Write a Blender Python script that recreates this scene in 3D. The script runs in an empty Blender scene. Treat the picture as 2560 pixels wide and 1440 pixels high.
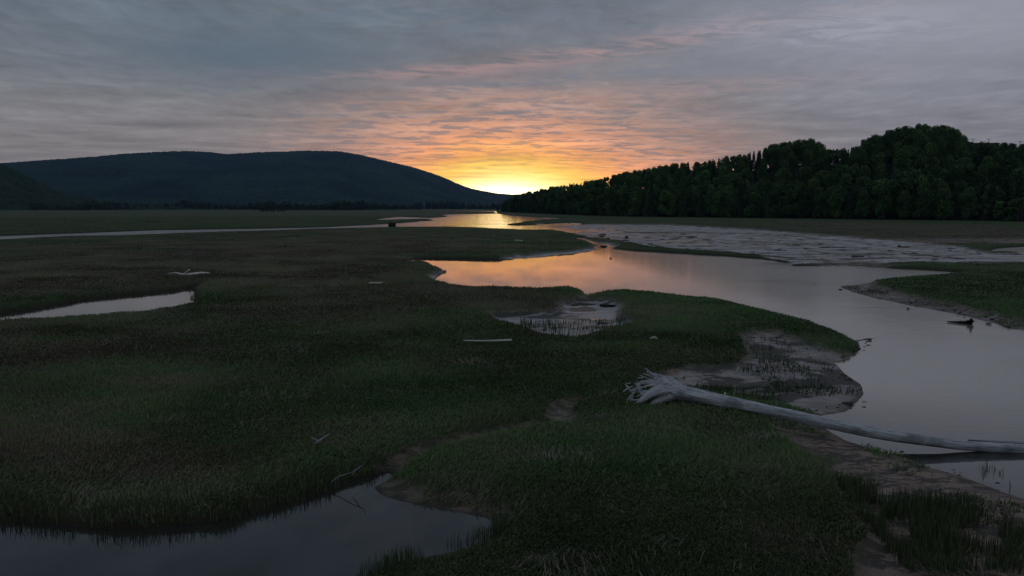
import bpy, math, random
import numpy as np
from mathutils import Vector, Matrix
random.seed(7); rng = np.random.default_rng(11)
S = bpy.context.scene
COL = S.collection
R = math.radians

# ------------------------------------------------------------------ camera
FPX = 2009.0; HOR = 518.0; CAMH = 5.0
PITCH = math.atan((720 - HOR) / FPX)
cam_d = bpy.data.cameras.new('camera'); cam = bpy.data.objects.new('camera', cam_d); COL.objects.link(cam)
cam.location = (0, 0, CAMH); cam.rotation_euler = (math.pi / 2 - PITCH, 0, 0)
cam_d.sensor_width = 36; cam_d.lens = FPX / 2560 * 36; cam_d.clip_start = 0.1; cam_d.clip_end = 30000
S.camera = cam
S.view_settings.view_transform = 'Standard'; S.view_settings.look = 'None'
S.view_settings.exposure = 0; S.view_settings.gamma = 1
S.render.resolution_x = 1024; S.render.resolution_y = 576

# ------------------------------------------------------------------ node helper
class NT:
    def __init__(s, tree): s.t = tree; s.n = tree.nodes; s.l = tree.links
    def new(s, typ, **kw):
        n = s.n.new(typ)
        for k, v in kw.items(): setattr(n, k, v)
        return n
    def put(s, sock, v):
        if isinstance(v, bpy.types.NodeSocket): s.l.new(v, sock)
        elif v is not None:
            if hasattr(sock.default_value, '__len__') and not hasattr(v, '__len__'): v = (v,) * len(sock.default_value)
            if hasattr(sock.default_value, '__len__') and len(sock.default_value) == 4 and len(v) == 3: v = (*v, 1)
            sock.default_value = v
    def m(s, op, a, b=None, c=None, clamp=False):
        n = s.new('ShaderNodeMath', operation=op); n.use_clamp = clamp
        for i, v in enumerate((a, b, c)):
            if v is not None: s.put(n.inputs[i], v)
        return n.outputs[0]
    def vm(s, op, a, b=None, scale=None):
        n = s.new('ShaderNodeVectorMath', operation=op); s.put(n.inputs[0], a)
        if b is not None: s.put(n.inputs[1], b)
        if scale is not None: s.put(n.inputs[3], scale)
        return n.outputs[1] if op in ('LENGTH', 'DOT_PRODUCT') else n.outputs[0]
    def xyz(s, x, y, z):
        n = s.new('ShaderNodeCombineXYZ')
        for i, v in enumerate((x, y, z)): s.put(n.inputs[i], v)
        return n.outputs[0]
    def sep(s, v):
        n = s.new('ShaderNodeSeparateXYZ'); s.put(n.inputs[0], v); return n.outputs
    def noise(s, vec, scale, detail=3, rough=.5, dist=0):
        n = s.new('ShaderNodeTexNoise'); s.put(n.inputs['Vector'], vec); n.inputs['Scale'].default_value = scale
        n.inputs['Detail'].default_value = detail; n.inputs['Roughness'].default_value = rough
        n.inputs['Distortion'].default_value = dist
        return n.outputs['Fac']
    def rng(s, v, a, b, c=0, d=1, smooth=True):
        n = s.new('ShaderNodeMapRange'); n.interpolation_type = 'SMOOTHSTEP' if smooth else 'LINEAR'
        for i, q in enumerate((v, a, b, c, d)): s.put(n.inputs[i], q)
        return n.outputs[0]
    def mix(s, f, a, b, mode='MIX'):
        n = s.new('ShaderNodeMix', data_type='RGBA', blend_type=mode)
        s.put(n.inputs[0], f); s.put(n.inputs[6], a); s.put(n.inputs[7], b)
        return n.outputs[2]
    def ramp(s, f, stops):
        n = s.new('ShaderNodeValToRGB'); s.put(n.inputs[0], f); e = n.color_ramp.elements
        while len(e) < len(stops): e.new(0.5)
        for i, (p, c) in enumerate(stops): e[i].position = p; e[i].color = (*c, 1)
        return n.outputs[0]

# ------------------------------------------------------------------ sky
SUN_AZ = math.atan((1262 - 1280) / FPX); SUN_EL = R(0.9)
W = bpy.data.worlds.new('World'); S.world = W; W.use_nodes = True
w = NT(W.node_tree); w.n.clear()
tc = w.new('ShaderNodeTexCoord')
d = w.vm('NORMALIZE', tc.outputs['Generated'])
dx, dy, dz = w.sep(d)
DEG = 180 / math.pi
az = w.m('MULTIPLY', w.m('ARCTAN2', dx, dy), DEG)
el = w.m('MULTIPLY', w.m('ARCSINE', w.m('ABSOLUTE', dz)), DEG)
zc = w.m('ADD', w.m('ABSOLUTE', dz), 0.012)
P = w.xyz(w.m('DIVIDE', dx, zc), w.m('DIVIDE', dy, zc), 0)          # where the ray meets a flat cloud deck
warp = w.noise(P, .22, 2)
def sub(a, b): return w.m('SUBTRACT', a, b)
def mul(a, b): return w.m('MULTIPLY', a, b)
def add(a, b): return w.m('ADD', a, b)
def gauss(a0, e0, sa, se, slope=0.0, wob=0.0):
    a = w.m('DIVIDE', sub(az, a0), sa)
    ec = add(e0, mul(sub(az, a0), slope))
    if wob: ec = add(ec, mul(sub(warp, .5), wob))
    e = w.m('DIVIDE', sub(el, ec), se)
    q = add(mul(a, a), mul(e, e))
    return w.m('EXPONENT', mul(q, -1.0))
# graded glow round the place where the sun has gone down
daz = sub(az, math.degrees(SUN_AZ))
sa = w.m('ADD', 2.25, mul(w.rng(daz, -2, 6), .35))
qa = w.m('DIVIDE', daz, sa)
qe = sub(el, math.degrees(SUN_EL))
q = w.m('SQRT', add(mul(qa, qa), mul(qe, qe)))
q = add(q, mul(sub(w.noise(P, .5, 3, .55), .5), w.rng(q, 1, 5, .2, 1.6)))
glow = w.ramp(w.m('DIVIDE', q, 25.0), [
    (0.0, (1.25, 1.08, .5)), (.05, (1.15, .92, .27)), (.088, (1.08, .67, .12)), (.122, (1.05, .47, .13)), (.158, (.86, .37, .18)),
    (.19, (.60, .30, .195)), (.25, (.38, .24, .2)), (.36, (.225, .195, .2)), (.52, (.17, .175, .195)), (.75, (.14, .157, .187)),
    (1.0, (.118, .143, .178))])
elev = w.ramp(w.m('DIVIDE', el, 40.0), [(0, (.225, .205, .20)), (.1, (.20, .19, .195)), (.2, (.155, .165, .185)), (.3, (.115, .145, .18)), (.52, (.078, .105, .135)), (.8, (.078, .105, .135)), (1, (.15, .18, .215))])
base = w.mix(w.rng(q, 5.0, 11.0), glow, elev)
right = w.rng(az, 4, 24)
base = w.mix(mul(right, .6), base, w.mix(w.rng(q, 5, 12), base, (.185, .19, .235)))
# nishita sky seen through the thin deck
sky = w.new('ShaderNodeTexSky', sky_type='NISHITA'); sky.sun_disc = False
sky.sun_elevation = SUN_EL; sky.sun_rotation = SUN_AZ; sky.altitude = 10
base = w.mix(1.0, base, w.vm('SCALE', sky.outputs[0], scale=.006), 'ADD')
# broad brightness of the cloud deck
broad = w.noise(w.vm('MULTIPLY', P, (.6, 1.2, 1)), .34, 4, .55, .6)
amp = w.rng(broad, .25, .75, .80, 1.20, False)
base = w.vm('SCALE', base, scale=amp)
mid = w.noise(w.vm('MULTIPLY', P, (.85, .95, 1)), 1.1, 5, .6, .5)
base = w.vm('SCALE', base, scale=w.rng(mid, .3, .7, .80, 1.2, False))
fine = w.noise(w.vm('MULTIPLY', P, (1.35, .7, 1)), 4.0, 4, .6, .6)
fk = w.rng(el, 3, 8, .35, 1)
base = w.vm('SCALE', base, scale=w.m('ADD', 1.0, mul(fk, w.rng(fine, .3, .7, -.14, .14, False))))
# rippled altocumulus
rip = w.noise(w.vm('MULTIPLY', P, (1.0, 1.05, 1)), 2.1, 5, .65, .4)
rmask = mul(w.rng(rip, .49, .58), mul(w.rng(el, 1.6, 3.4), w.m('SUBTRACT', 1.0, w.rng(el, 6.5, 13, 0, .7))))
rmask = mul(rmask, w.m('SUBTRACT', 1.0, w.rng(w.m('ABSOLUTE', daz), 9, 24, 0, .75)))
base = w.mix(mul(rmask, w.rng(q, 1.5, 4, .35, .68)), base, w.mix(w.rng(q, 2, 5), (.5, .3, .16), (.19, .18, .19)))
# long dark and bright bars
det = w.rng(w.noise(w.vm('MULTIPLY', P, (.75, 1.15, 1)), 3.2, 6, .72, .7), .40, .62)
def bar(g, col, k, textured=True):
    global base
    f = mul(g, k)
    if textured: f = mul(f, det)
    base = w.mix(w.m('MINIMUM', f, 1.0), base, col)
bar(gauss(-17, 10.0, 12, 2.0, .02, 1.5), (.095, .13, .165), .85, False)
bar(gauss(-6, 13.0, 12, 1.6, .02, 1.5), (.11, .145, .185), .7)
bar(gauss(2, 6.4, 9, .38, .0, .9), (.19, .185, .2), .95)
bar(gauss(-1, 8.3, 7, .35, .01, .9), (.16, .17, .195), .9)
bar(gauss(-3, 9.4, 9, .5, .06, 2.2), (.36, .235, .225), .95)
bar(gauss(6, 10.6, 10, .55, .10, 2.2), (.37, .24, .23), .95)
bar(gauss(19, 12.2, 12, .6, .07, 2.0), (.30, .225, .24), .85)
bar(gauss(14, 8.3, 10, .45, .02, 1.5), (.30, .22, .23), .7)
bar(gauss(3, 7.5, 13, .5, .03, 1.0), (.46, .27, .21), .55)
bar(gauss(6, 5.0, 10, .6, .0, .8), (.52, .28, .2), .25)
bar(gauss(10, 9.2, 14, .9, .03, 1.0), (.17, .185, .22), .8)
bar(gauss(23, 11.2, 7, 1.2, -.03, 1.2), (.34, .35, .41), 1.0)
bar(gauss(30, 11.5, 16, 4.5), (.28, .29, .335), .75, False)
bar(gauss(-9, 12.2, 4, .5, -.05, .8), (.17, .21, .25), .8)
for a0, e0, s1, s2 in ((-2.4, 2.1, 1.2, .12), (.9, 1.55, 1.0, .1), (3.4, 1.35, .9, .07)):
    bar(gauss(a0, e0, s1, s2, 0, .5), (.62, .36, .12), .8)
hot = gauss(math.degrees(SUN_AZ), .7, 3.3, .85)
base = w.mix(1.0, base, w.vm('SCALE', (3.0, 2.5, 1.5), scale=hot), 'ADD')
bg = w.new('ShaderNodeBackground'); w.put(bg.inputs[0], base); bg.inputs[1].default_value = 1.2
out = w.new('ShaderNodeOutputWorld'); w.l.new(bg.outputs[0], out.inputs[0])
W.cycles.sampling_method = 'MANUAL'; W.cycles.sample_map_resolution = 1024

sl = bpy.data.lights.new('sun', 'SUN'); sun = bpy.data.objects.new('sun', sl); COL.objects.link(sun)
sl.energy = 0.004; sl.angle = R(4); sl.color = (1, .62, .3)
sd_ = Vector((math.sin(SUN_AZ) * math.cos(R(1.0)), math.cos(SUN_AZ) * math.cos(R(1.0)), math.sin(R(1.0))))
sun.rotation_euler = sd_.to_track_quat('Z', 'Y').to_euler(); sun.location = (0, 300, 200)

# ------------------------------------------------------------------ helpers
def tag(o, label=None, cat=None, group=None, kind=None):
    if label: o['label'] = label
    if cat: o['category'] = cat
    if group: o['group'] = group
    if kind: o['kind'] = kind
    return o
def empty(name, loc=(0, 0, 0), rz=0):
    o = bpy.data.objects.new(name, None); COL.objects.link(o); o.location = loc; o.rotation_euler = (0, 0, rz)
    o.empty_display_size = .2
    return o
def px(u, v, z=0.0):
    a = (u - 1280) / FPX; b = (720 - v) / FPX
    dxx = a; dyy = math.cos(PITCH) + b * math.sin(PITCH); dzz = -math.sin(PITCH) + b * math.cos(PITCH)
    t = (z - CAMH) / dzz
    return (dxx * t, dyy * t)
def at(u, v, z=0.0):
    x, y = px(u, v, z); return Vector((x, y, z))
def at_dist(u, v, Y):            # the point on a pixel's ray at depth Y
    a = (u - 1280) / FPX; b = (720 - v) / FPX
    dyy = math.cos(PITCH) + b * math.sin(PITCH); dzz = -math.sin(PITCH) + b * math.cos(PITCH)
    t = Y / dyy
    return Vector((a * t, Y, CAMH + dzz * t))
def _hash(ix, iy, seed):
    h = (ix.astype(np.int64) * 374761393 + iy.astype(np.int64) * 668265263 + seed * 974634777) & 0xffffffff
    h = ((h ^ (h >> 13)) * 1274126177) & 0xffffffff
    return ((h ^ (h >> 16)) & 0xffff) / 65535.0
def vnoise(x, y, seed=0):
    fx = np.floor(x); fy = np.floor(y); tx = x - fx; ty = y - fy
    tx = tx * tx * (3 - 2 * tx); ty = ty * ty * (3 - 2 * ty)
    a = _hash(fx, fy, seed); b = _hash(fx + 1, fy, seed); c = _hash(fx, fy + 1, seed); d_ = _hash(fx + 1, fy + 1, seed)
    return (a * (1 - tx) + b * tx) * (1 - ty) + (c * (1 - tx) + d_ * tx) * ty
def fbm(x, y, octv=4, seed=0):     # about -1..1
    s = 0; a = .5; t = 0
    for i in range(octv):
        s = s + a * vnoise(x * 2 ** i + 17.3 * i, y * 2 ** i - 9.1 * i, seed + i); t += a; a *= .5
    return (s / t - .5) * 2
def smooth(e0, e1, x):
    t = np.clip((x - e0) / (e1 - e0), 0, 1); return t * t * (3 - 2 * t)
def sdf(poly, X, Y):               # signed distance to a polygon, negative inside
    n = len(poly); dm = np.full(X.shape, 1e18); ins = np.zeros(X.shape, bool)
    for i in range(n):
        ax, ay = poly[i]; bx, by = poly[(i + 1) % n]
        ex, ey = bx - ax, by - ay
        L = ex * ex + ey * ey + 1e-12
        t = np.clip(((X - ax) * ex + (Y - ay) * ey) / L, 0, 1)
        qx = X - ax - t * ex; qy = Y - ay - t * ey
        np.minimum(dm, qx * qx + qy * qy, out=dm)
        c = (ay > Y) != (by > Y)
        if c.any():
            xi = ax + (Y - ay) * ex / (ey if abs(ey) > 1e-12 else 1e-12)
            ins ^= c & (X < xi)
    return np.sqrt(dm) * np.where(ins, -1, 1)
def dline(pts, X, Y):
    dm = np.full(X.shape, 1e18)
    for (ax, ay), (bx, by) in zip(pts[:-1], pts[1:]):
        ex, ey = bx - ax, by - ay; L = ex * ex + ey * ey + 1e-12
        t = np.clip(((X - ax) * ex + (Y - ay) * ey) / L, 0, 1)
        np.minimum(dm, (X - ax - t * ex) ** 2 + (Y - ay - t * ey) ** 2, out=dm)
    return np.sqrt(dm)
def np_mesh(name, V, F, mat=None, smooth_=True, colors=None, parent=None, nper=None):
    me = bpy.data.meshes.new(name)
    V = np.asarray(V, np.float32); F = np.asarray(F, np.int32); k = F.shape[1]
    me.vertices.add(len(V)); me.vertices.foreach_set('co', V.ravel())
    me.loops.add(F.size); me.loops.foreach_set('vertex_index', F.ravel())
    me.polygons.add(len(F)); me.polygons.foreach_set('loop_start', np.arange(0, F.size, k, dtype=np.int32))
    if smooth_: me.polygons.foreach_set('use_smooth', np.ones(len(F), bool))
    me.update(calc_edges=True)
    if colors is not None:
        for nm, arr in colors.items():
            at_ = me.color_attributes.new(nm, 'FLOAT_COLOR', 'POINT')
            c = np.ones((len(V), 4), np.float32); c[:, :arr.shape[1]] = arr
            at_.data.foreach_set('color', c.ravel())
    if mat: me.materials.append(mat)
    o = bpy.data.objects.new(name, me); COL.objects.link(o)
    if parent: o.parent = parent
    return o
def material(name):
    m = bpy.data.materials.new(name); m.use_nodes = True; t = NT(m.node_tree); t.n.clear()
    o = t.new('ShaderNodeOutputMaterial'); b = t.new('ShaderNodeBsdfPrincipled'); t.l.new(b.outputs[0], o.inputs[0])
    return m, t, b
def attr(t, nm):
    n = t.new('ShaderNodeAttribute'); n.attribute_name = nm; return n.outputs['Color']

# ------------------------------------------------------------------ layout of water and mud (world polygons)
HB = 0.33
def poly(pts):
    return [px(p[0], p[1], p[2] if len(p) > 2 else 0.0) for p in pts]
n_ = HB
WATER = [
 poly([(1000,647),(1035,650,n_),(1058,649,n_),(1062,648,n_),(1090,660,n_),(1112,669,n_),(1108,679,.1),(1088,692,.05),(1082,698,.1),(1130,705,n_),(1180,711,n_),(1280,713,n_),(1340,717,n_),
  (1420,713,n_),(1450,717,n_),(1476,728,n_),(1500,724,n_),(1560,722,n_),(1640,727,n_),(1720,735,n_),(1800,742,n_),(1870,757,n_),(1950,776,n_),(2020,791,n_),
  (2090,813,n_),(2130,830,n_),(2165,838,.1),(2196,846,0),(2150,854,0),(2157,872,0),(2120,900,0),(2092,906,0),(2108,932,0),(2148,960,0),(2154,985,0),(2138,1012,0),
  (2112,1028,0),(2040,1040,0),(2060,1068,.05),(2110,1090,.1),(2180,1112,.1),(2232,1128,.1),(2262,1134,.1),(2330,1160,.1),(2400,1176,.1),(2450,1196,.1),(2500,1216,.1),(2560,1236,.1),
  (2800,1330,.1),(3400,1500,.1),(4200,1300),(3900,1000),(3000,900),(2700,850),(2560,824),(2520,820),(2490,809),(2420,791),(2380,783),(2300,768),(2200,748),(2135,731),(2103,716),
  (2120,711,.1),(2200,700,.15),(2290,690,.2),(2350,686,.2),(2420,682),(2300,674),(2200,670),(2100,667),(2000,662),(1960,656),(1900,648),(1800,640),(1700,634),(1600,628),(1530,621),
  (1540,616,.1),(1500,606,.05),(1470,599,.05),(1440,592),(1455,600),(1490,612),(1492,624),(1485,628),(1440,633),(1350,643),(1300,647.5),(1250,648.5),(1150,646.5),(1060,645.5)]),
 poly([(-600,620,n_),(0,597,n_),(150,590,n_),(280,588,n_),(400,584,n_),(560,578,n_),(640,577,n_),(760,572.5,n_),(900,569,n_),(988,567,n_),(1080,567,n_),(1192,568,n_),(1261,571.5,n_),(1340,574,n_),(1402,577),(1500,581),(1605,583),(1700,585),
  (1605,580),(1500,577),(1420,571),(1345,567),(1400,565.5),(1459,562),(1450,557),(1409,557),(1340,561,.1),(1290,563),(1273,562),(1312,556),(1340,553),(1400,548),(1430,546.5),(1340,543),(1290,540),
  (1262,537),(1244,534),(1180,535),(1120,536),(1094,538),(1120,541),(1100,544),(1070,545),(1050,544),(1000,542),(965,545),(940,549),(900,553),(960,553),(1060,549),(1080,551),(1000,558),(930,562),
  (830,567),(760,569.5),(560,573),(400,575),(200,583),(0,590),(-600,606)]),
 poly([(-500,860,n_),(0,793,n_),(60,788,n_),(200,783,n_),(340,773,n_),(420,762,n_),(465,754,n_),(485,744,n_),(489,731),(482,718),(440,726),(410,728),(330,736),(208,748),(104,768),(0,783),(-500,835)]),
 poly([(-700,1270),(0,1293),(80,1300),(180,1312),(280,1318),(380,1313),(480,1303),(580,1292),(640,1272),(720,1250),(800,1225),(870,1200),(920,1188),(968,1176),(985,1180,.1),(935,1212,.05),(950,1229,.05),
  (1000,1246,.05),(1060,1259,.05),(1150,1273,.05),(1236,1286,.1),(1245,1305,.1),(1225,1335,.1),(1120,1365,.1),(1010,1385,.1),(940,1410,.1),(890,1440,.1),(860,1480,.1),(800,1700,.1),(700,2600,.1),(-1500,2600),(-2500,1600)]),
 poly([(338,557),(372,555.5),(398,556),(406,559),(390,560),(350,558.5)]),
 poly([(598,586),(630,584),(682,583),(670,586),(620,587.5)]),
 poly([(665,597),(700,594.5),(742,593),(751,596),(735,599),(690,598.5)]),
 poly([(1020,530.5),(1060,530),(1060,531),(1030,531.5)]),
 poly([(1135,527.3),(1190,527),(1240,528.5),(1246,533),(1236,534),(1236,530),(1190,528.6),(1135,528.6)]),
 poly([(2470,628),(2500,621),(2560,617),(2750,612),(2750,640),(2560,636),(2500,634)]),
]
# mud: polygon, mean height, amplitude, wetness
MUD = [
 (poly([(1340,560),(1459,562),(1560,563),(1660,563),(1740,567),(1850,573),(2047,588),(2221,602),(2394,619),(2481,636),(2560,636),(2900,640),(2900,662),(2560,659),(2200,664),(2080,667),(1990,664),(1960,655),(1900,643),(1800,633),(1700,628),(1640,622),(1580,610),(1500,600),(1440,588),(1380,577),(1330,568)]), .012, .04, 1.0),
 (poly([(1450,596),(1500,606),(1545,614),(1530,622),(1490,630),(1440,636),(1340,648),(1250,650),(1300,640),(1380,635),(1440,630),(1490,622),(1480,610),(1440,598)]), .03, .03, 1.0),
 (poly([(1395,768),(1440,754),(1535,757),(1560,775),(1550,800),(1600,815),(1520,828),(1440,846),(1370,838),(1300,820),(1240,806),(1240,792),(1340,788),(1400,786),(1412,777)]), .012, .035, 1.0),
 (poly([(1860,850),(1930,842),(1990,866),(2060,884),(2110,893),(2150,885),(2130,905),(2110,930),(2158,960),(2160,990),(2120,1035),(2040,1045),(1900,1030),(1800,1010),(1690,985),(1670,950),(1740,932),(1850,935),(1900,905),(1870,880)]), .11, .09, .75),
 (poly([(2130,822),(2200,840),(2190,852),(2150,862),(2140,845)]), .05, .05, .6),
 (poly([(1900,1055),(2000,1060),(2110,1086),(2232,1126),(2262,1130),(2330,1155),(2400,1170),(2450,1190),(2560,1230),(2800,1320),(3200,1480),(3000,1900),(2200,1900),(2150,1440),(2190,1380),(2130,1300),(2080,1210),(1980,1120)]), .14, .06, .35),
 (poly([(2095,716),(2180,700),(2230,697),(2190,712),(2185,722),(2300,755),(2400,775),(2490,795),(2560,812),(2700,840),(2700,860),(2560,828),(2500,815),(2400,792),(2200,752),(2130,732)]), .06, .05, .6),
 (poly([(1060,700),(1090,684),(1115,668),(1112,680),(1090,700)]), .05, .02, 1.0),
 (poly([(1388,1035),(1412,1030),(1420,1055),(1408,1082),(1388,1075)]), .16, .06, .6),
 (poly([(930,1208),(990,1224),(1060,1246),(1150,1262),(1240,1276),(1255,1296),(1160,1284),(1060,1268),(950,1235)]), .05, .04, .3),
 (poly([(2000,600),(2500,600),(2800,604),(2800,616),(2500,614),(2300,612)]), .1, .05, .4),
]
DITCH = [([px(*p) for p in ((968,1178),(1010,1160),(1055,1140),(1130,1120),(1230,1096),(1320,1080),(1390,1060),(1400,1030),(1440,1010))], .42, .42),
         ([px(*p) for p in ((-300,648),(100,643),(300,641),(520,640),(700,639),(860,641),(1010,646))], .35, 1.2),
         ([px(*p) for p in ((-300,530.5),(400,529),(760,530))], .8, 14),
         ([px(*p) for p in ((1480,725),(1470,745),(1440,760))], .1, .6),
         ([px(*p) for p in ((2800,650),(2560,662),(2300,668),(2100,666))], .3, 1.2)]
RIDGE = [([px(*p) for p in pl_], h_, w_) for pl_, h_, w_ in (
    (((1560,581.5),(1700,583.5),(1860,585),(2000,588),(2070,591)), .22, 1.2), (((1880,636),(1950,645),(2000,650),(2060,652)), .16, .7),
    (((1990,664),(2100,663),(2300,662),(2560,659)), .2, .8), (((1470,597),(1540,596),(1600,598)), .14, .7), (((1700,592),(1760,598),(1770,601)), .12, .6),
    (((1870,603),(1930,607),(1960,611)), .12, .6), (((2060,600),(2130,604),(2160,607)), .13, .6), (((1960,588),(2040,597),(2000,600)), .12, .5),
    (((2120,650),(2240,646),(2400,647)), .15, .6), (((1640,590),(1700,594),(1680,600)), .12, .6), (((2070,618),(2170,620)), .1, .5), (((1800,607),(1830,611)), .1, .5), (((2290,640),(2360,641)), .14, .9))]
LOW = [(1020, 1420, 1.6, .8), (1230, 1370, 1.3, .75), (1420, 862, 5.0, .55), (1300, 850, 4.0, .45), (940, 1240, .8, .6), (1150, 1300, .9, .7)]
BROWN = [(450,660,900,90), (200,900,260,60), (100,1150,500,70), (350,1210,300,40), (450,980,300,30), (1300,700,40,5), (2400,580,400,20)]
def region(X, Y):
    """brownness in world space from a few soft blobs"""
    b = np.zeros(X.shape)
    for u, v, su, sv in BROWN:
        cx, cy = px(u, v); y0 = px(u, v + sv)[1]; y1 = px(u, v - min(sv, (v - HOR) * .8))[1]
        sy = (y1 - y0) / 2; sx = su * cy / FPX
        b = np.maximum(b, np.exp(-((X - cx) / sx) ** 2 - ((Y - cy) / sy) ** 2))
    return b
def evaluate(X, Y):
    r = np.hypot(X, Y)
    jam = np.clip(r * .0035, .05, 1.2)
    jit = fbm(X * .9, Y * .9, 3, 3) * jam + fbm(X * .2, Y * .2, 2, 5) * jam * 1.2
    near = r < 2200
    sw = np.full(X.shape, 1e4)
    xn, yn = X[near], Y[near]; s_ = np.full(xn.shape, 1e4)
    for p in WATER: s_ = np.minimum(s_, sdf(p, xn, yn))
    sw[near] = s_
    swj = sw + jit
    H = HB + .05 * fbm(X * .13, Y * .13, 3, 8) + .045 * fbm(X * .9, Y * .9, 3, 9) + smooth(100, 300, r) * .22
    H = H + .025 * fbm(X * 3.1, Y * 3.1, 2, 29) * (r < 60)
    for u, v, rad_, k_ in LOW:
        lx, ly = px(u, v); H = H * (1 - k_ * np.exp(-(((X - lx) ** 2 + (Y - ly) ** 2) / rad_ ** 2)))
    bw = .22 + r * .002
    z = np.where(swj > 0, H * (1 - np.exp(-np.maximum(swj, 0) / bw)), np.maximum(swj * .5, -.5))
    mud = np.zeros(X.shape); wet = np.zeros(X.shape)
    for p, mean, ampl, wt in MUD:
        s = np.full(X.shape, 1e4); s[near] = sdf(p, xn, yn)
        s = s + jit * 1.4
        m_ = smooth(.35 + r * .004, -.25 - r * .003, s)
        fx = .5 if wt < .95 or mean < .005 else .16
        zm = mean + ampl * (.5 * (r < 45) * np.maximum(fbm(X * 2.6, Y * 2.6, 3, 55), 0) + fbm(X * fx, Y * fx * .8, 4, 21) + .5 * fbm(X * fx * 3.1, Y * fx * 2.2, 3, 33))
        zm = np.where(swj < 0, np.minimum(zm, z), zm * (1 - np.exp(-np.maximum(swj, 0) / (bw * 1.6))) - .004 * (wt > .9))
        z = z * (1 - m_) + zm * m_
        mud = np.maximum(mud, m_); wet = np.maximum(wet, m_ * wt)
    for pts, dep, wd in DITCH:
        dd = dline(pts, X, Y) + jit * .6
        k = np.exp(-(np.maximum(dd, 0) / wd) ** 2); z = z - np.minimum(dep, np.maximum(z - .03, 0) if wd < .5 else z + .12) * k * (swj > -.2)
        mud = np.maximum(mud, smooth(.3, .8, k) * .5)
    for pts, hgt, wd in RIDGE:
        dd = dline(pts, X, Y) + jit * .7
        k = np.exp(-(np.maximum(dd, 0) / wd) ** 2); z = np.maximum(z, z * (1 - k) + hgt * k * (.7 + .5 * fbm(X * .3, Y * .3, 3, 66)))
        wet = wet * (1 - .97 * smooth(.35, .7, k))
    edge = np.where(swj > 0, np.exp(-np.maximum(swj, 0) / (bw * .9)), 1)      # bare bank
    lush = .68 + .75 * fbm(X * .07, Y * .1, 3, 40) + .35 * fbm(X * .5, Y * .7, 3, 41) - .95 * region(X, Y)
    lush = lush + .45 * np.exp(-np.maximum(swj, 0) / (1.5 + r * .03)) * (r < 400)
    gx1, gy1 = px(1650, 1230); lush = lush + .35 * np.exp(-((X - gx1) / 5) ** 2 - ((Y - gy1) / 5.5) ** 2)
    lush = np.clip(lush, 0, 1)
    return z, mud, wet, edge, lush, sw
def hill_add(X, Y): return 0

# ------------------------------------------------------------------ ground sheet
azd = np.concatenate([np.linspace(-180, -42, 70, endpoint=False), np.linspace(-42, -36, 30, endpoint=False), np.linspace(-36, 36, 1050, endpoint=False), np.linspace(36, 42, 30, endpoint=False), np.linspace(42, 180, 71)])
rr = np.concatenate([np.linspace(.3, 7, 20, endpoint=False), np.geomspace(7, 1500, 900, endpoint=False), np.geomspace(1500, 14000, 24)])
A, Rr = np.meshgrid(np.radians(azd), rr); X = (np.sin(A) * Rr).ravel(); Y = (np.cos(A) * Rr).ravel()
Z, mud, wet, edge, lush, sw = evaluate(X, Y)
nr, na = A.shape; idx = np.arange(nr * na).reshape(nr, na)
F = np.stack([idx[:-1, :-1], idx[1:, :-1], idx[1:, 1:], idx[:-1, 1:]], -1).reshape(-1, 4)[:, ::-1]
gm, t, b = material('marsh_ground')
mk = t.sep(attr(t, 'mask')); co = t.new('ShaderNodeNewGeometry').outputs['Position']
n1 = t.noise(co, 1.3, 6, .6); n2 = t.noise(co, 9, 4, .6); n3 = t.noise(t.vm('MULTIPLY', co, (.6, 1.2, 1)), .25, 4, .6)
gcol = t.mix(t.rng(t.m('ADD', mk[2], t.m('MULTIPLY', t.m('SUBTRACT', n1, .5), .5)), .15, .85), (.13, .112, .08), (.07, .12, .048))
gcol = t.mix(t.rng(n3, .35, .7, 0, .5), gcol, (.09, .095, .06))
gcol = t.vm('SCALE', gcol, scale=t.rng(n2, .2, .8, .45, .9, False))
mcol = t.mix(t.rng(n1, .35, .7), (.31, .222, .178), (.17, .125, .10))
n4 = t.noise(t.vm('MULTIPLY', co, (.7, 1.3, 1)), 3.2, 6, .7)
mcol = t.mix(t.rng(n4, .45, .54, 0, .92), mcol, (.035, .03, .026))
mcol = t.mix(t.rng(mk[1], .5, 1), mcol, t.mix(t.rng(n1, .4, .65), (.36, .355, .36), (.24, .236, .236)))
wd_ = t.noise(t.vm('MULTIPLY', co, (.55, 1, 1)), .55, 7, .66, .6)
weed = t.m('MULTIPLY', t.rng(wd_, .495, .535), t.rng(mk[1], .3, .75))
mcol = t.mix(t.m('MULTIPLY', weed, .93), mcol, (.028, .03, .025))
col = t.mix(mk[0], gcol, mcol)
al = t.new('ShaderNodeAttribute'); al.attribute_name = 'edge'
ed = t.sep(al.outputs['Color'])[0]
col = t.mix(t.m('MULTIPLY', ed, t.m('SUBTRACT', 1.0, mk[1])), col, (.035, .028, .02))
t.put(b.inputs['Base Color'], col)
t.put(b.inputs['Roughness'], t.rng(t.m('ADD', mk[1], t.m('MULTIPLY', t.m('SUBTRACT', n2, .5), .3)), .3, 1, .7, .36, False))
t.put(b.inputs['Specular IOR Level'], t.m('ADD', .08, t.m('MULTIPLY', t.m('MULTIPLY', t.m('MAXIMUM', mk[1], t.m('MULTIPLY', mk[0], .4)), .98), t.m('SUBTRACT', 1.0, t.m('MULTIPLY', weed, .85)))))
bp = t.new('ShaderNodeBump'); bp.inputs['Distance'].default_value = .07; bp.inputs['Strength'].default_value = .7
t.put(bp.inputs['Height'], t.m('ADD', t.m('ADD', n2, t.noise(co, 30, 3)), n4)); t.l.new(bp.outputs[0], b.inputs['Normal'])
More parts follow.
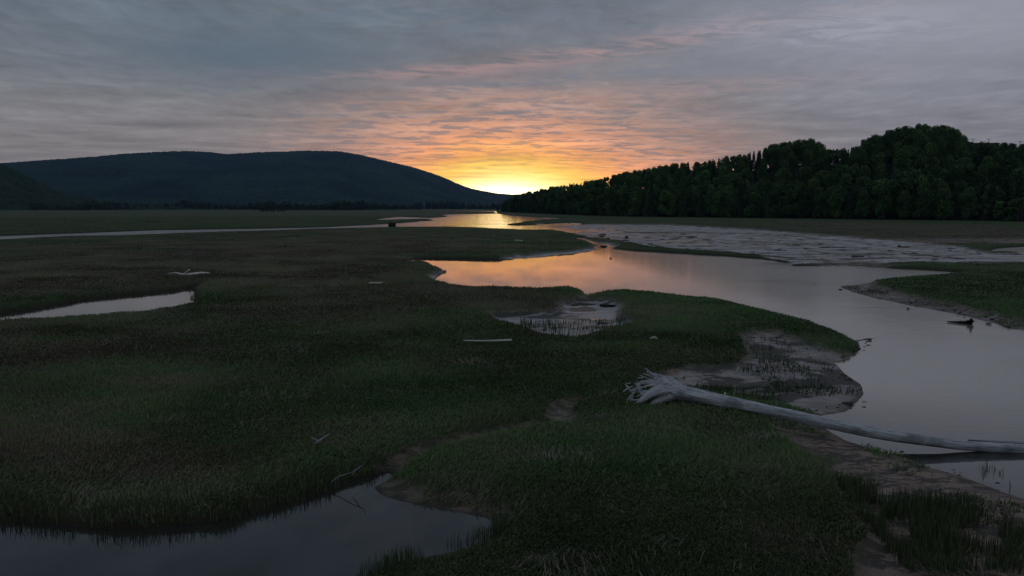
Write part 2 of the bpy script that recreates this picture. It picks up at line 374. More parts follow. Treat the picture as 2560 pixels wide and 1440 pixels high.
ground = np_mesh('ground', np.stack([X, Y, Z], 1), F, gm, True, {'mask': np.stack([mud, wet, lush], 1), 'edge': np.stack([edge] * 3, 1)})
tag(ground, 'dark salt marsh ground with mud flats and low banks', 'ground', kind='structure')

# ------------------------------------------------------------------ water
wm, t, b = material('river_water')
co = t.new('ShaderNodeNewGeometry').outputs['Position']; cx, cy, cz = t.sep(co)
b.inputs['IOR'].default_value = 1.38; b.inputs['Specular IOR Level'].default_value = 1.0
t.put(b.inputs['Base Color'], t.mix(t.m('MULTIPLY', t.rng(t.m('ADD', cx, t.m('MULTIPLY', t.noise(co, .15, 3), 6)), 6, 15), t.rng(cy, 15, 24)), (.025, .025, .023), (.17, .15, .118)))
far = t.m('ADD', t.m('MULTIPLY', t.rng(cy, 70, 140), .55), t.m('MULTIPLY', t.rng(cx, -12, -45), .9))
breeze = t.m('MULTIPLY', t.m('MAXIMUM', t.rng(cx, 6, 22), far), t.rng(t.noise(t.vm('MULTIPLY', co, (.5, 1, 1)), .09, 3), .25, .6, .55, 1))
t.put(b.inputs['Roughness'], t.m('ADD', .02, t.m('MULTIPLY', breeze, .2)))
hgt = t.m('ADD', t.noise(t.vm('MULTIPLY', co, (1, 1.6, 1)), 1.6, 4, .55, .4), t.m('MULTIPLY', t.noise(co, .35, 2), 1.0))
bp = t.new('ShaderNodeBump'); bp.inputs['Distance'].default_value = .02
t.put(bp.inputs['Strength'], t.m('ADD', .05, t.m('MULTIPLY', breeze, .55)))
t.put(bp.inputs['Height'], hgt); t.l.new(bp.outputs[0], b.inputs['Normal'])
wv = [(-3500, -60, 0), (3500, -60, 0), (3500, 2600, 0), (-3500, 2600, 0)]
water = np_mesh('water', wv, [(0, 1, 2, 3)], wm, False)
tag(water, 'calm river water mirroring the sunset sky', 'water', kind='structure')

# ------------------------------------------------------------------ grass
def blades(name, X, Y, Zb, length, width, lean_dir, lean, colr, mat, bend=.45):
    n = len(X)
    sdx = np.cos(lean_dir); sdy = np.sin(lean_dir)
    face = rng.uniform(0, 2 * np.pi, n); wx = np.cos(face) * width / 2; wy = np.sin(face) * width / 2
    l1 = length * .55; l2 = length * .45
    a1 = lean * (1 - bend); a2 = np.minimum(lean * (1 + bend), 1.75)
    mx = X + sdx * np.sin(a1) * l1; my = Y + sdy * np.sin(a1) * l1; mz = Zb + np.cos(a1) * l1
    tx = mx + sdx * np.sin(a2) * l2; ty = my + sdy * np.sin(a2) * l2; tz = mz + np.cos(a2) * l2
    V = np.stack([np.stack([X - wx, Y - wy, Zb - .02], 1), np.stack([X + wx, Y + wy, Zb - .02], 1),
                  np.stack([mx + wx * .8, my + wy * .8, mz], 1), np.stack([mx - wx * .8, my - wy * .8, mz], 1),
                  np.stack([tx, ty, tz], 1)], 1).reshape(-1, 3)
    i = np.arange(n) * 5
    T = np.concatenate([np.stack([i, i + 1, i + 2], 1), np.stack([i, i + 2, i + 3], 1), np.stack([i + 3, i + 2, i + 4], 1)])
    return np_mesh(name, V, T, mat, False, {'tint': np.repeat(colr, 5, 0)})
def grass_mat(name, k=1.0):
    m, t, b = material(name)
    t.put(b.inputs['Base Color'], t.vm('SCALE', attr(t, 'tint'), scale=k)); b.inputs['Roughness'].default_value = .75
    b.inputs['Specular IOR Level'].default_value = .05
    return m
GM = grass_mat('grass_blades')
def polar(n, r0, r1, a0=-36, a1=36):
    r = np.exp(rng.uniform(math.log(r0), math.log(r1), n)); a = np.radians(rng.uniform(a0, a1, n))
    return np.sin(a) * r, np.cos(a) * r, r
GREEN = np.array([.074, .145, .048]); BRN = np.array([.158, .152, .094]); PALE = np.array([.22, .205, .16])
N = 1300000
gx, gy, gr = polar(N, 8.5, 420)
z, mud_, wet_, edge_, lush_, sw_ = evaluate(gx, gy)
patch = fbm(gx * .8, gy * .8, 3, 60)
keep = (z > .015) & ((mud_ < .3) | ((patch > .18) & (wet_ < .85) & (rng.random(N) < .5))) & (rng.random(N) < 1 - .6 * edge_)
tuss = fbm(gx * .55, gy * .8, 3, 62)
keep &= rng.random(N) < (.72 + .5 * tuss)
gx, gy, gr, z, mud_, lush_, patch, tuss = [q_[keep] for q_ in (gx, gy, gr, z, mud_, lush_, patch, tuss)]
n = len(gx)
tint_n = fbm(gx * 1.7, gy * 1.7, 2, 70)
f = np.clip(lush_ + .25 * tint_n, 0, 1)[:, None]
c = GREEN * f + BRN * (1 - f)
c = c * (1 + .35 * fbm(gx * .3, gy * .3, 2, 71))[:, None] * (1 + rng.uniform(-.3, .35, (n, 1)) * np.clip(1.1 - gr / 70, .15, 1)[:, None])
dry = rng.random(n) < (.06 + .26 * smooth(.25, .6, fbm(gx * .7, gy * 1.1, 3, 75))) * np.clip(1.1 - gr / 60, .08, 1)
c = np.where(dry[:, None], c * .4 + PALE * .55 * rng.uniform(.5, 1.1, (n, 1)), c)
fld = fbm(gx * .18, gy * .18, 2, 80) * 4 + rng.normal(0, .5, n)
lean = np.clip(1.15 + .45 * fbm(gx * .4, gy * .4, 2, 82) + rng.normal(0, .25, n), .05, 1.5)
lean = np.where(dry, np.clip(lean + .35, 0, 1.5), lean)
ln = (.115 + .035 * tuss) * (1 - .3 * smooth(40, 120, gr)) * rng.uniform(.6, 1.35, n) * (1 + .15 * (mud_ > .3))
wd = .005 + gr * .0007
ln = ln * np.clip(1 - (gr - 60) / 900, .6, 1)
blades('marsh_grass', gx, gy, z, ln, wd, fld, lean, c, GM)
tag(bpy.data.objects['marsh_grass'], 'dark green and brown marsh grass covering the flats', 'grass', kind='stuff')

# upright reeds at the water's edge
def reeds_in(polypx, n, zmin=-.12, h=(.25, .5)):
    p = poly(polypx); xs = [q_[0] for q_ in p]; ys = [q_[1] for q_ in p]
    X = rng.uniform(min(xs), max(xs), n * 6); Y = rng.uniform(min(ys), max(ys), n * 6)
    ok = sdf(p, X, Y) < 0; X, Y = X[ok][:n], Y[ok][:n]
    z = np.maximum(evaluate(X, Y)[0], zmin)
    cl = fbm(X * 1.6, Y * 1.6, 2, 90) > -.25
    X, Y, z = X[cl], Y[cl], z[cl]
    return X, Y, z, rng.uniform(h[0], h[1], len(X))
RX = []
for pp, n, h in [([(880,1480),(910,1430),(980,1395),(1080,1372),(1180,1345),(1240,1300),(1270,1330),(1150,1400),(1000,1450)], 700, (.12, .34)),
              ([(1840,860),(1960,850),(2010,930),(2080,960),(2090,1000),(1950,1000),(1900,930)], 420, (.1, .24)),
              ([(2060,1200),(2140,1240),(2280,1270),(2420,1290),(2560,1370),(2560,1480),(2300,1480),(2180,1370)], 5200, (.15, .38)),
              ([(2440,1150),(2540,1200),(2530,1225),(2450,1200)], 60, (.15, .35)),
              ([(1300,800),(1400,810),(1560,800),(1580,830),(1450,845),(1300,825)], 900, (.15, .3)),
              ([(470,720),(496,718),(494,750),(475,752)], 130, (.1, .25)),
              ([(0,1270),(300,1300),(600,1275),(900,1170),(1000,1150),(900,1205),(600,1300),(300,1325),(0,1305)], 1500, (.1, .3)),
              ([(1750,980),(1950,1010),(1990,1025),(1800,1000)], 300, (.1, .25))]:
    RX.append(reeds_in(pp, n, h=h))
X_, Y_, Z_, H_ = [np.concatenate([q_[i] for q_ in RX]) for i in range(4)]
n = len(X_); c = np.array([.075, .10, .05]) * rng.uniform(.6, 1.5, (n, 1))
blades('reeds', X_, Y_, Z_, H_, .006 + np.hypot(X_, Y_) * .0005, rng.uniform(0, 6.28, n), rng.uniform(.02, .35, n), c, GM, .7)
tag(bpy.data.objects['reeds'], 'thin upright reeds along the creek edge and mud', 'reeds', kind='stuff')

# pale dead grass: bent wisps in small tussocks
cx_, cy_ = [], []
spots = [(1190,1210),(1270,1245),(1480,1290),(1720,1165),(1660,1360),(800,1100),(830,1080),(1040,1100),(1330,1150),(1420,1140),(1560,1230),(540,1240),(640,1200),(460,1280),(200,1230),
         (560,1225),(690,1190),(1340,1360),(1580,1340),(1800,1060),(420,1050),(930,1060),(700,1060),(1480,1040),(1500,980),(380,1180),(120,1270),(1960,1160),(2160,1160),(2370,1400),(2450,1390),(1250,1380),(1420,1420),(820,830),(1180,900),(1500,900),(1900,1090),(2250,1300),(1130,1190),(980,1120)]
for u, v in spots:
    x0, y0 = px(u, v, .35); k = int(rng.integers(50, 170)); s = rng.uniform(.1, .32)
    cx_.append(x0 + rng.normal(0, s * 1.6, k)); cy_.append(y0 + rng.normal(0, s, k))
sx, sy, sr = polar(2200, 9, 45); cx_.append(sx); cy_.append(sy)
for ln_, k, jy in ((((180,639),(520,639.5),(900,640),(1330,638)), 900, .6), (((200,674),(480,684),(640,688)), 400, 3), (((640,690),(780,695),(900,700)), 500, 5), (((690,715),(800,722),(880,708)), 500, 5),
        (((1760,566),(1860,566),(1900,568)), 260, .6), (((1900,574.5),(1960,576)), 120, .3), (((1990,579),(2100,580)), 200, .4), (((2150,592),(2300,598),(2500,602)), 500, 2), (((1460,555),(1560,556),(1640,557.5)), 260, .5),
        (((200,875),(500,880),(820,885)), 260, 9), (((300,960),(620,990),(860,1000)), 260, 14), (((0,700),(250,705),(400,700)), 400, 10), (((1870,860),(2000,870),(2090,900)), 200, 12)):
    q0 = np.array(ln_, float); tt = rng.uniform(0, len(q0) - 1, k) ; tt = np.where(vnoise(tt * 9, tt * 0, k) > .45, tt, tt * .97)
    uu = np.interp(tt, np.arange(len(q0)), q0[:, 0]) + rng.normal(0, 6, k); vv_ = np.interp(tt, np.arange(len(q0)), q0[:, 1]) + rng.normal(0, jy * .6, k)
    pp_ = np.array([px(a_, b_, .3) for a_, b_ in zip(uu, vv_)]); cx_.append(pp_[:, 0]); cy_.append(pp_[:, 1])
X_ = np.concatenate(cx_); Y_ = np.concatenate(cy_); zz, mm, ww, ee, ll, _s = evaluate(X_, Y_); ok = (zz > .03)
X_, Y_, zz = X_[ok], Y_[ok], zz[ok]; n = len(X_)
c = PALE * 1.05 * rng.uniform(.5, 1.2, (n, 1))
blades('dead_grass', X_, Y_, zz + .02, rng.uniform(.08, .26, n), .004 + np.hypot(X_, Y_) * .0005, fbm(X_ * .5, Y_ * .5, 2, 99) * 5, np.clip(rng.normal(1.32, .25, n), .4, 1.65), c, GM, .25)
tag(bpy.data.objects['dead_grass'], 'bleached dead grass wisps scattered over the near marsh', 'grass', kind='stuff')

# ------------------------------------------------------------------ distant hills
def hill_mat(name, c1, c2, sc):
    m, t, b = material(name); co = t.new('ShaderNodeNewGeometry').outputs['Position']
    n = t.noise(co, sc, 5, .65); n2_ = t.noise(co, sc * 7, 3, .6)
    c = t.mix(t.rng(n, .35, .65), c1, c2); c = t.vm('SCALE', c, scale=t.rng(n2_, .25, .75, .6, 1.4, False))
    t.put(b.inputs['Base Color'], c); b.inputs['Roughness'].default_value = .9; b.inputs['Specular IOR Level'].default_value = .1
    bp = t.new('ShaderNodeBump'); bp.inputs['Distance'].default_value = 6; t.put(bp.inputs['Height'], n2_); t.l.new(bp.outputs[0], b.inputs['Normal'])
    return m
def hill(name, outline, r_base, r_ridge, mat, label, lobes=.1, tree=4, seed=1, na=900, nr=120, cat='hill'):
    us = np.array([p[0] for p in outline], float); vs = np.array([p[1] for p in outline], float)
    a_ = np.arctan((us - 1280) / FPX)
    aa = np.linspace(a_[0], a_[-1], na)
    vv = np.interp(aa, a_, vs)
    kern = np.hanning(9); kern /= kern.sum(); vv = np.convolve(np.pad(vv, 4, 'edge'), kern, 'valid')
    rb = np.interp(np.linspace(0, 1, na), np.linspace(0, 1, len(r_base)), r_base); rd = np.interp(np.linspace(0, 1, na), np.linspace(0, 1, len(r_ridge)), r_ridge)
    Ht = (HOR - vv) / FPX * np.cos(aa) * rd + CAMH
    tt = np.concatenate([np.linspace(0, 1, nr), np.linspace(1.03, 1.8, 14)])
    Tt, Aa = np.meshgrid(tt, aa, indexing='ij'); Rg = rb + (rd - rb) * Tt
    prof = np.where(Tt <= 1, np.sin(np.clip(Tt, 0, 1) * math.pi / 2) ** 1.25, np.maximum(1 - (Tt - 1) * 1.3, 0))
    Xg = np.sin(Aa) * Rg; Yg = np.cos(Aa) * Rg
    s_ = 1 / (rd.mean() * .16)
    gul = fbm(Xg * s_ * 1.0, Yg * s_ * .6, 4, seed) * lobes * (np.sin(np.clip(Tt, 0, 1) * math.pi)) 
    Zg = Ht * (prof + gul) * 1.0 - 1 + (vnoise(Xg * .06, Yg * .06, seed + 9) + vnoise(Xg * .17, Yg * .17, seed + 5) - 1) * tree * smooth(0, .1, Tt)
    Vv = np.stack([Xg.ravel(), Yg.ravel(), Zg.ravel()], 1); ii = np.arange(Vv.shape[0]).reshape(Xg.shape)
    Ff = np.stack([ii[:-1, :-1], ii[1:, :-1], ii[1:, 1:], ii[:-1, 1:]], -1).reshape(-1, 4)[:, ::-1]
    return tag(np_mesh(name, Vv, Ff, mat, True), label, cat, kind='structure')
HM1 = hill_mat('mountain_forest', (.003, .014, .010), (.018, .048, .026), .004)
HM2 = hill_mat('hill_forest', (.016, .034, .016), (.028, .05, .022), .02)
hill('mountain', [(-900,470),(-500,440),(-200,425),(0,417),(100,411),(250,402.5),(330,396),(430,392),(500,392),(570,398),(650,393.5),(760,388),(850,387),(900,394),(960,407),(1030,422),(1080,437),(1110,448),(1140,461),(1170,472),(1200,479),(1245,486.5),(1290,489),(1400,496),(1700,506)],
     [2000, 2200, 2600, 3000], [4600, 4800, 5200, 6000], HM1, 'broad dark blue forested mountain behind the marsh on the left', .10, 7, 3, 1000, 150, 'mountain')
hill('far_ridge', [(1000,500),(1130,482),(1200,483),(1240,486),(1275,487),(1300,486),(1400,484),(1600,480),(2200,470)], [5600, 5700], [6500, 6700], HM1, 'low far ridge where the sun has set', .05, 6, 13, 500, 40, 'ridge')
hill('hill', [(-1300,300),(-700,320),(-300,362),(-100,392),(0,407),(25,416),(60,436),(110,462),(170,488),(260,506),(400,517),(520,522)], [1250, 1300, 1450], [2100, 2000, 1800], HM2, 'dark wooded hillside at the left edge of the photo', .05, 7, 23, 700, 120)

# ------------------------------------------------------------------ wooded bank on the right
BASE = [(1244,529),(1290,531.5),(1330,533),(1450,538),(1600,542),(1900,545),(2200,549),(2560,553),(2900,556),(3400,560)]
TOPS = [(1244,520),(1262,500),(1290,485),(1340,475),(1400,462),(1440,456),(1500,443),(1550,432),(1600,422),(1660,411),(1700,406),(1760,399),(1830,389),(1895,374),(1912,362),(1960,351),(2030,347),(2042,360),(2070,372),(2110,369),(2138,362),(2150,346),(2180,338),(2198,342),(2207,326),(2250,315),(2300,311),(2360,317),(2385,330),(2402,352),(2440,357),(2500,354),(2560,362),(2750,370),(3400,380)]
bu = np.array([p[0] for p in BASE], float); bvv = np.array([p[1] for p in BASE])
tu = np.array([p[0] for p in TOPS], float); tvv = np.array([p[1] for p in TOPS])
def base_r(a): u = 1280 + FPX * np.tan(a); v = np.interp(u, bu, bvv); return (CAMH - .5) * FPX / (v - HOR) / np.cos(a)
def top_t(a, soft=0):
    u = 1280 + FPX * np.tan(a)
    if soft: v = np.mean([np.interp(u + k, tu, tvv) for k in np.linspace(-soft, soft, 9)], 0)
    else: v = np.interp(u, tu, tvv)
    return (HOR - v) / FPX * np.cos(a)
A0 = math.atan((1244 - 1280) / FPX); A1 = R(46)
def crest(a): return np.interp(np.degrees(a), [-1, 2, 8, 20, 46], [40, 60, 85, 105, 105])
def bank_h(a, s):
    rc = base_r(a) + crest(a)
    G = np.maximum(top_t(a, 90) * rc + CAMH - 11.8, .5)
    u = np.clip(s / crest(a), 0, 1.0)
    return .3 + G * (u * u * (3 - 2 * u)) ** .8 * np.clip(1 - np.maximum(s / crest(a) - 1.25, 0) * .7, 0, 1)
aa = np.linspace(A0, A1, 500); ss = np.concatenate([np.linspace(-6, 130, 50), np.linspace(140, 420, 14)])
Sg, Ag = np.meshgrid(ss, aa, indexing='ij'); Rg = base_r(Ag) + Sg
Zg = bank_h(Ag, Sg) + fbm(np.sin(Ag) * Rg * .06, np.cos(Ag) * Rg * .06, 3, 4) * .8 * smooth(0, 20, Sg) - np.where(Sg < 0, .6, 0)
Zg[:, 0] = -.5; Zg[:, 1] = np.minimum(Zg[:, 1], .2)
ii = np.arange(Sg.size).reshape(Sg.shape)
fm = hill_mat('forest_floor', (.03, .045, .02), (.04, .05, .028), .3)
bank = np_mesh('hillside', np.stack([(np.sin(Ag) * Rg).ravel(), (np.cos(Ag) * Rg).ravel(), Zg.ravel()], 1),
        np.stack([ii[:-1, :-1], ii[1:, :-1], ii[1:, 1:], ii[:-1, 1:]], -1).reshape(-1, 4)[:, ::-1], fm)
tag(bank, 'rising ground under the wood on the right bank', 'hillside', kind='structure')

def leaf_faces(P, size, r_):          # one ragged quad per point
    n = len(P); a = r_.normal(size=(n, 3)); a /= np.linalg.norm(a, axis=1)[:, None]
    b_ = np.cross(a, r_.normal(size=(n, 3))); b_ /= np.linalg.norm(b_, axis=1)[:, None]
    s = (size * r_.uniform(.6, 1.4, n))[:, None]
    V = np.stack([P - a * s * .6, P + b_ * s * .4, P + a * s * .6, P - b_ * s * .45], 1).reshape(-1, 3)
    return V, np.arange(n * 4).reshape(-1, 4)
def broadleaf(seed, nl=13, nf=2600, slim=.28, size=.026):
    r_ = np.random.default_rng(seed); P = []; Cc = []
    for k in range(nl):
        hz = r_.uniform(.14, .9); wd_ = slim * math.sin(min(1, (1.04 - hz) * 1.7) * math.pi / 2) 
        ang = r_.uniform(0, 6.28); rad = wd_ * r_.uniform(.15, .75)
        c0 = np.array([math.cos(ang) * rad, math.sin(ang) * rad, hz]); rs = np.array([1, 1, r_.uniform(.9, 1.7)]) * r_.uniform(.045, .11)
        m = nf // nl; dv = r_.normal(size=(m, 3)); dv /= np.linalg.norm(dv, axis=1)[:, None]
        p = c0 + dv * rs * (r_.uniform(.3, 1.08, m) ** .45)[:, None]
        P.append(p); Cc.append(np.full(m, r_.uniform(.75, 1.25)))
    P = np.concatenate(P); P[:, 2] = np.clip(P[:, 2], .08, 1.0); Cc = np.concatenate(Cc)
    V, F_ = leaf_faces(P, size, r_); return V, F_, np.repeat(Cc * r_.uniform(.75, 1.25, len(Cc)), 4)
def conifer(seed, nf=1500, wd_=.15, size=.024):
    r_ = np.random.default_rng(seed); hz = 1 - r_.uniform(0, 1, nf) ** .62 * .92
    layer = np.floor(hz * 16) / 16; tt = (hz - layer) * 16
    rad = wd_ * (1.02 - hz) * (1.15 - .45 * tt) * r_.uniform(.45, 1.0, nf) ** .5; lob = r_.uniform(.75, 1.15, 17)[(layer * 16).astype(int).clip(0, 16)]
    ang = r_.uniform(0, 6.28, nf); rad = rad * lob * (1 + .2 * np.sin(ang * 5 + layer * 40))
    P = np.stack([np.cos(ang) * rad, np.sin(ang) * rad, hz - rad * .25], 1)
    V, F_ = leaf_faces(P, size, r_); return V, F_, np.repeat(r_.uniform(.7, 1.3, nf), 4)
def foliage_mat(name, c1, c2):
    m, t, b = material(name); oi = t.new('ShaderNodeObjectInfo')
    tn = t.sep(attr(t, 'tint'))[0]
    c = t.mix(oi.outputs['Random'], c1, c2); c = t.vm('SCALE', c, scale=tn)
    t.put(b.inputs['Base Color'], c); b.inputs['Roughness'].default_value = .7; b.inputs['Specular IOR Level'].default_value = .15
    return m
BLM = foliage_mat('broadleaf_foliage', (.05, .105, .034), (.085, .17, .048)); CFM = foliage_mat('conifer_foliage', (.03, .055, .026), (.045, .08, .034))
bkm, t, b = material('bark'); t.put(b.inputs['Base Color'], t.mix(t.noise(t.new('ShaderNodeTexCoord').outputs['Object'], 30, 3), (.03, .026, .02), (.09, .08, .065))); b.inputs['Roughness'].default_value = .9

def tube(pts, rad, sides=8, rough=0.0, seed=0, twist=0.0, squash=1.0):
    """swept tube: vertices, faces, uv-like coordinates (around, along)"""
    pts = [Vector(p) for p in pts]; V = []; F_ = []; UV = []; L = 0
    up = Vector((0, 0, 1)); r_ = random.Random(seed); prev = None
    ph = [r_.uniform(0, 6.28) for _ in range(4)]
    for i, p in enumerate(pts):
        tdir = (pts[min(i + 1, len(pts) - 1)] - pts[max(i - 1, 0)]).normalized()
        if prev is None:
            sd = tdir.cross(up); sd = sd.normalized() if sd.length > .05 else Vector((1, 0, 0))
        else: sd = (prev - tdir * prev.dot(tdir)).normalized()
        prev = sd; nn = sd.cross(tdir).normalized()
        if i: L += (pts[i] - pts[i - 1]).length
        for k in range(sides):
            a = 2 * math.pi * k / sides
            rr_ = rad[i] * (1 + rough * (.5 * math.sin(3 * a + ph[0] + L * 1.3) + .35 * math.sin(5 * a + ph[1] - L * 2.1) + .3 * math.sin(2 * a + ph[2] + L * 4) + .25 * r_.uniform(-1, 1)))
            V.append(p + (sd * math.cos(a) + nn * math.sin(a) * squash) * rr_); UV.append((k / sides, L))
    n = len(pts)
    for i in range(n - 1):
        for k in range(sides):
            a_, b_ = i * sides + k, i * sides + (k + 1) % sides
            F_.append((a_, b_, b_ + sides, a_ + sides))
    F_.append(tuple(range(sides))[::-1]); F_.append(tuple((n - 1) * sides + k for k in range(sides)))
    return V, F_, UV
def py_mesh(name, parts, mat, parent=None, smooth_=True):
    V, F_, UV = [], [], []
    for v, f_, uv in parts:
        o_ = len(V); V += [tuple(q_) for q_ in v]; F_ += [tuple(i + o_ for i in q_) for q_ in f_]; UV += list(uv)
    me = bpy.data.meshes.new(name); me.from_pydata(V, [], F_)
    ca = me.color_attributes.new('grain', 'FLOAT_COLOR', 'POINT')
    ca.data.foreach_set('color', np.array([(math.cos(u * 6.2832), math.sin(u * 6.2832), v, 1) for u, v in UV], np.float32).ravel())
    if smooth_: me.polygons.foreach_set('use_smooth', [True] * len(F_))
    me.materials.append(mat); me.update()
    o = bpy.data.objects.new(name, me); COL.objects.link(o)
    if parent: o.parent = parent
    return o
def trunk_parts(seed, h=.8, r0=.014, limbs=5):
    r_ = random.Random(seed); pr = [tube([(0, 0, -.02), (.004, 0, h * .35), (-.004, .004, h * .7), (0, 0, h)], [r0, r0 * .75, r0 * .5, r0 * .15], 7)]
    for k in range(limbs):
        z0 = h * r_.uniform(.3, .8); a = r_.uniform(0, 6.28); l_ = r_.uniform(.08, .17)
        pr.append(tube([(0, 0, z0), (math.cos(a) * l_ * .5, math.sin(a) * l_ * .5, z0 + l_ * .4), (math.cos(a) * l_, math.sin(a) * l_, z0 + l_)], [r0 * .4, r0 * .28, r0 * .08], 5))
    return pr
PROTO = {}
def make_tree(kind, k):
    nm = {'b': 'broadleaf_tree', 'c': 'conifer_tree'}[kind]
    root = empty(nm, (0, 0, -900))
    if kind == 'b': V, F_, c_ = broadleaf(100 + k, nl=26 + k % 4 * 5, nf=5200, slim=(.28, .34, .25, .32, .3, .24)[k], size=.029)
    else: V, F_, c_ = conifer(200 + k, 1700, (.19, .22, .16, .2)[k], .034)
    np_mesh('crown', V, F_, BLM if kind == 'b' else CFM, False, {'tint': np.stack([c_] * 3, 1)}, root)
    py_mesh('trunk', trunk_parts(k, .85 if kind == 'b' else .93), bkm, root)
    return root
for k in range(6): PROTO['b', k] = make_tree('b', k)
for k in range(4): PROTO['c', k] = make_tree('c', k)
used = set()
def place_tree(kind, k, loc, h, rz, wide=1.0):
    src = PROTO[kind, k]
    if (kind, k) in used:
        o = src.copy(); COL.objects.link(o)
        for ch in src.children:
            c_ = ch.copy(); COL.objects.link(c_); c_.parent = o
    else: o = src; used.add((kind, k))
    o.location = loc; o.scale = (h * wide, h * wide, h); o.rotation_euler = (0, 0, rz)
    return o
# candidates in rows from the foot of the wood to the crest
r_ = random.Random(5); cand = []
a = A0 + .0006
step_rows = [(2, 6.2), (9, 6.5), (18, 7), (30, 7.5), (44, 8), (60, 8), (76, 7.5), (84, 6.5), (93, 6), (101, 6), (109, 6)]
for s0, sp in step_rows:
    a = A0 + .0004
    while a < R(35.5):
        sc_ = crest(a) / 105 if s0 > 10 else 1
        s = s0 * float(sc_) + r_.uniform(-2, 2); r0 = float(base_r(a)) + s
        g = float(bank_h(np.array(a), np.array(s)))
        tmax = float(top_t(np.array(a))) * r0 + CAMH - g
        cand.append([a, s, r0, g, tmax, s0])
        a += sp * r_.uniform(.75, 1.3) / r0 / max(.35, math.sin(R(40) + 0 * a)) * .62
trees = []
for a, s, r0, g, tmax, s0 in cand:
    u = 1280 + FPX * math.tan(a)
    sky_row = s0 >= 92 or (u < 1500 and s0 >= 30)
    if sky_row:
        h = min(max(tmax, 6), 24) * r_.uniform(.88, 1.02)
        if tmax < 4: continue
    else: h = min(r_.uniform(11, 17), tmax * .97)
    if h < 4.5: continue
    con = (1700 < u < 1905 and s0 >= 92 and r_.random() < .5) or (2100 < u < 2145 and s0 >= 76) or (u > 2400 and r_.random() < .25) or (r_.random() < .3 and not (2150 < u < 2400) and not (1910 < u < 2045 and s0 > 80)) or (u < 1560 and s0 > 40 and r_.random() < .45)
    vis = h * (1.5 if s0 <= 2 else 1.15 if sky_row else 1.0) / r0 * (1.0 if s0 in (2, 92, 106, 60) else .85)
    if u > 2600: vis *= .2
    trees.append((vis, a, s, r0, g, h, 'c' if con else 'b', sky_row, s0))
trees.sort(key=lambda q_: -q_[0])
ind, rest = trees[:296], trees[296:]
for vis, a, s, r0, g, h, kd, sky_row, s0 in ind:
    k = r_.randrange(6 if kd == 'b' else 4)
    o = place_tree(kd, k, (math.sin(a) * r0, math.cos(a) * r0, g - .2), h * 1.0, r_.uniform(0, 6.28), r_.uniform(1.0, 1.45) if kd == 'b' else r_.uniform(.95, 1.3))
    where = 'on the skyline crest' if sky_row else 'at the foot of the wood' if s0 <= 9 else 'on the wooded slope'
    u = 1280 + FPX * math.tan(a)
    sec = 'near the river end' if u < 1560 else 'left of the small dome' if u < 1900 else 'between small and big dome' if u < 2150 else 'around the big dome' if u < 2400 else 'near the right edge'
    where += ', ' + sec
    kn = 'broad leafy green tree' if kd == 'b' else 'dark pointed conifer'
    tag(o, f'{kn} {where}', 'tree', {'b': 'leafy trees ', 'c': 'conifers '}[kd] + where)
# the remaining trunks behind, as one wood
Vs, Fs, Cs = [], [], []; off = 0
lo = {('b', k): broadleaf(300 + k, nl=10, nf=900, slim=.34, size=.075) for k in range(4)}; lo.update({('c', k): conifer(400 + k, 500, .2, .06) for k in range(4)})
for vis, a, s, r0, g, h, kd, sky_row, s0 in rest:
    V, F_, c_ = lo[kd, r_.randrange(4)]; an = r_.uniform(0, 6.28); ca, sa_ = math.cos(an), math.sin(an)
    Q = np.stack([V[:, 0] * ca - V[:, 1] * sa_, V[:, 0] * sa_ + V[:, 1] * ca, V[:, 2]], 1) * h + np.array([math.sin(a) * r0, math.cos(a) * r0, g - .2])
    Vs.append(Q); Fs.append(F_ + off); off += len(Q); Cs.append(c_ * (.55 if kd == 'c' else 1) * r_.uniform(.7, 1.2))
print('trees', len(trees), 'rest', len(rest))
if Vs:
    c_ = np.concatenate(Cs)
    o = np_mesh('wood', np.concatenate(Vs), np.concatenate(Fs), BLM, False, {'tint': np.stack([c_] * 3, 1)})
    tag(o, 'dense wood filling the slope of the right bank', 'wood', kind='stuff')
# low scrub in front of the wood, far right
scr = [(2290,548,30),(2330,549,34),(2375,550,34),(2420,551,40),(2465,552,44),(2510,553,50),(2550,554,60),(2255,548,20),(2600,556,60)]
sb = None
for i, (u, v, hp) in enumerate(scr):
    x, y = px(u, v, .5); dd = math.hypot(x, y); h = hp / FPX * dd
    if sb is None:
        sb = empty('shrub'); V, F_, c_ = broadleaf(900, 16, 2600, .5, .06); V[:, 2] = (V[:, 2] - .1) * 1.0
        np_mesh('foliage', V, F_, BLM, False, {'tint': np.stack([c_ * 1.1] * 3, 1)}, sb)
        py_mesh('stem', [tube([(0, 0, -.1), (.05 * q_, .03 * q_, .3), (.12 * q_, -.06 * q_, .6)], [.03, .02, .008], 5) for q_ in (-1, 0, 1, 2)], bkm, sb)
        o = sb
    else:
        o = sb.copy(); COL.objects.link(o)
        for ch in sb.children: c2 = ch.copy(); COL.objects.link(c2); c2.parent = o
    o.location = (x, y, .35); o.scale = (h * 1.5, h * 1.5, h); o.rotation_euler = (0, 0, i * 1.3)
    tag(o, ('lowest scrub bush at the left end of the scrub row' if u == 2255 else 'scrub bush cut by the right edge of the photo' if u >= 2550 else 'rounded scrub bush in the row in front of the wood at the far right'), 'bush', 'scrub bushes below the right bank wood')

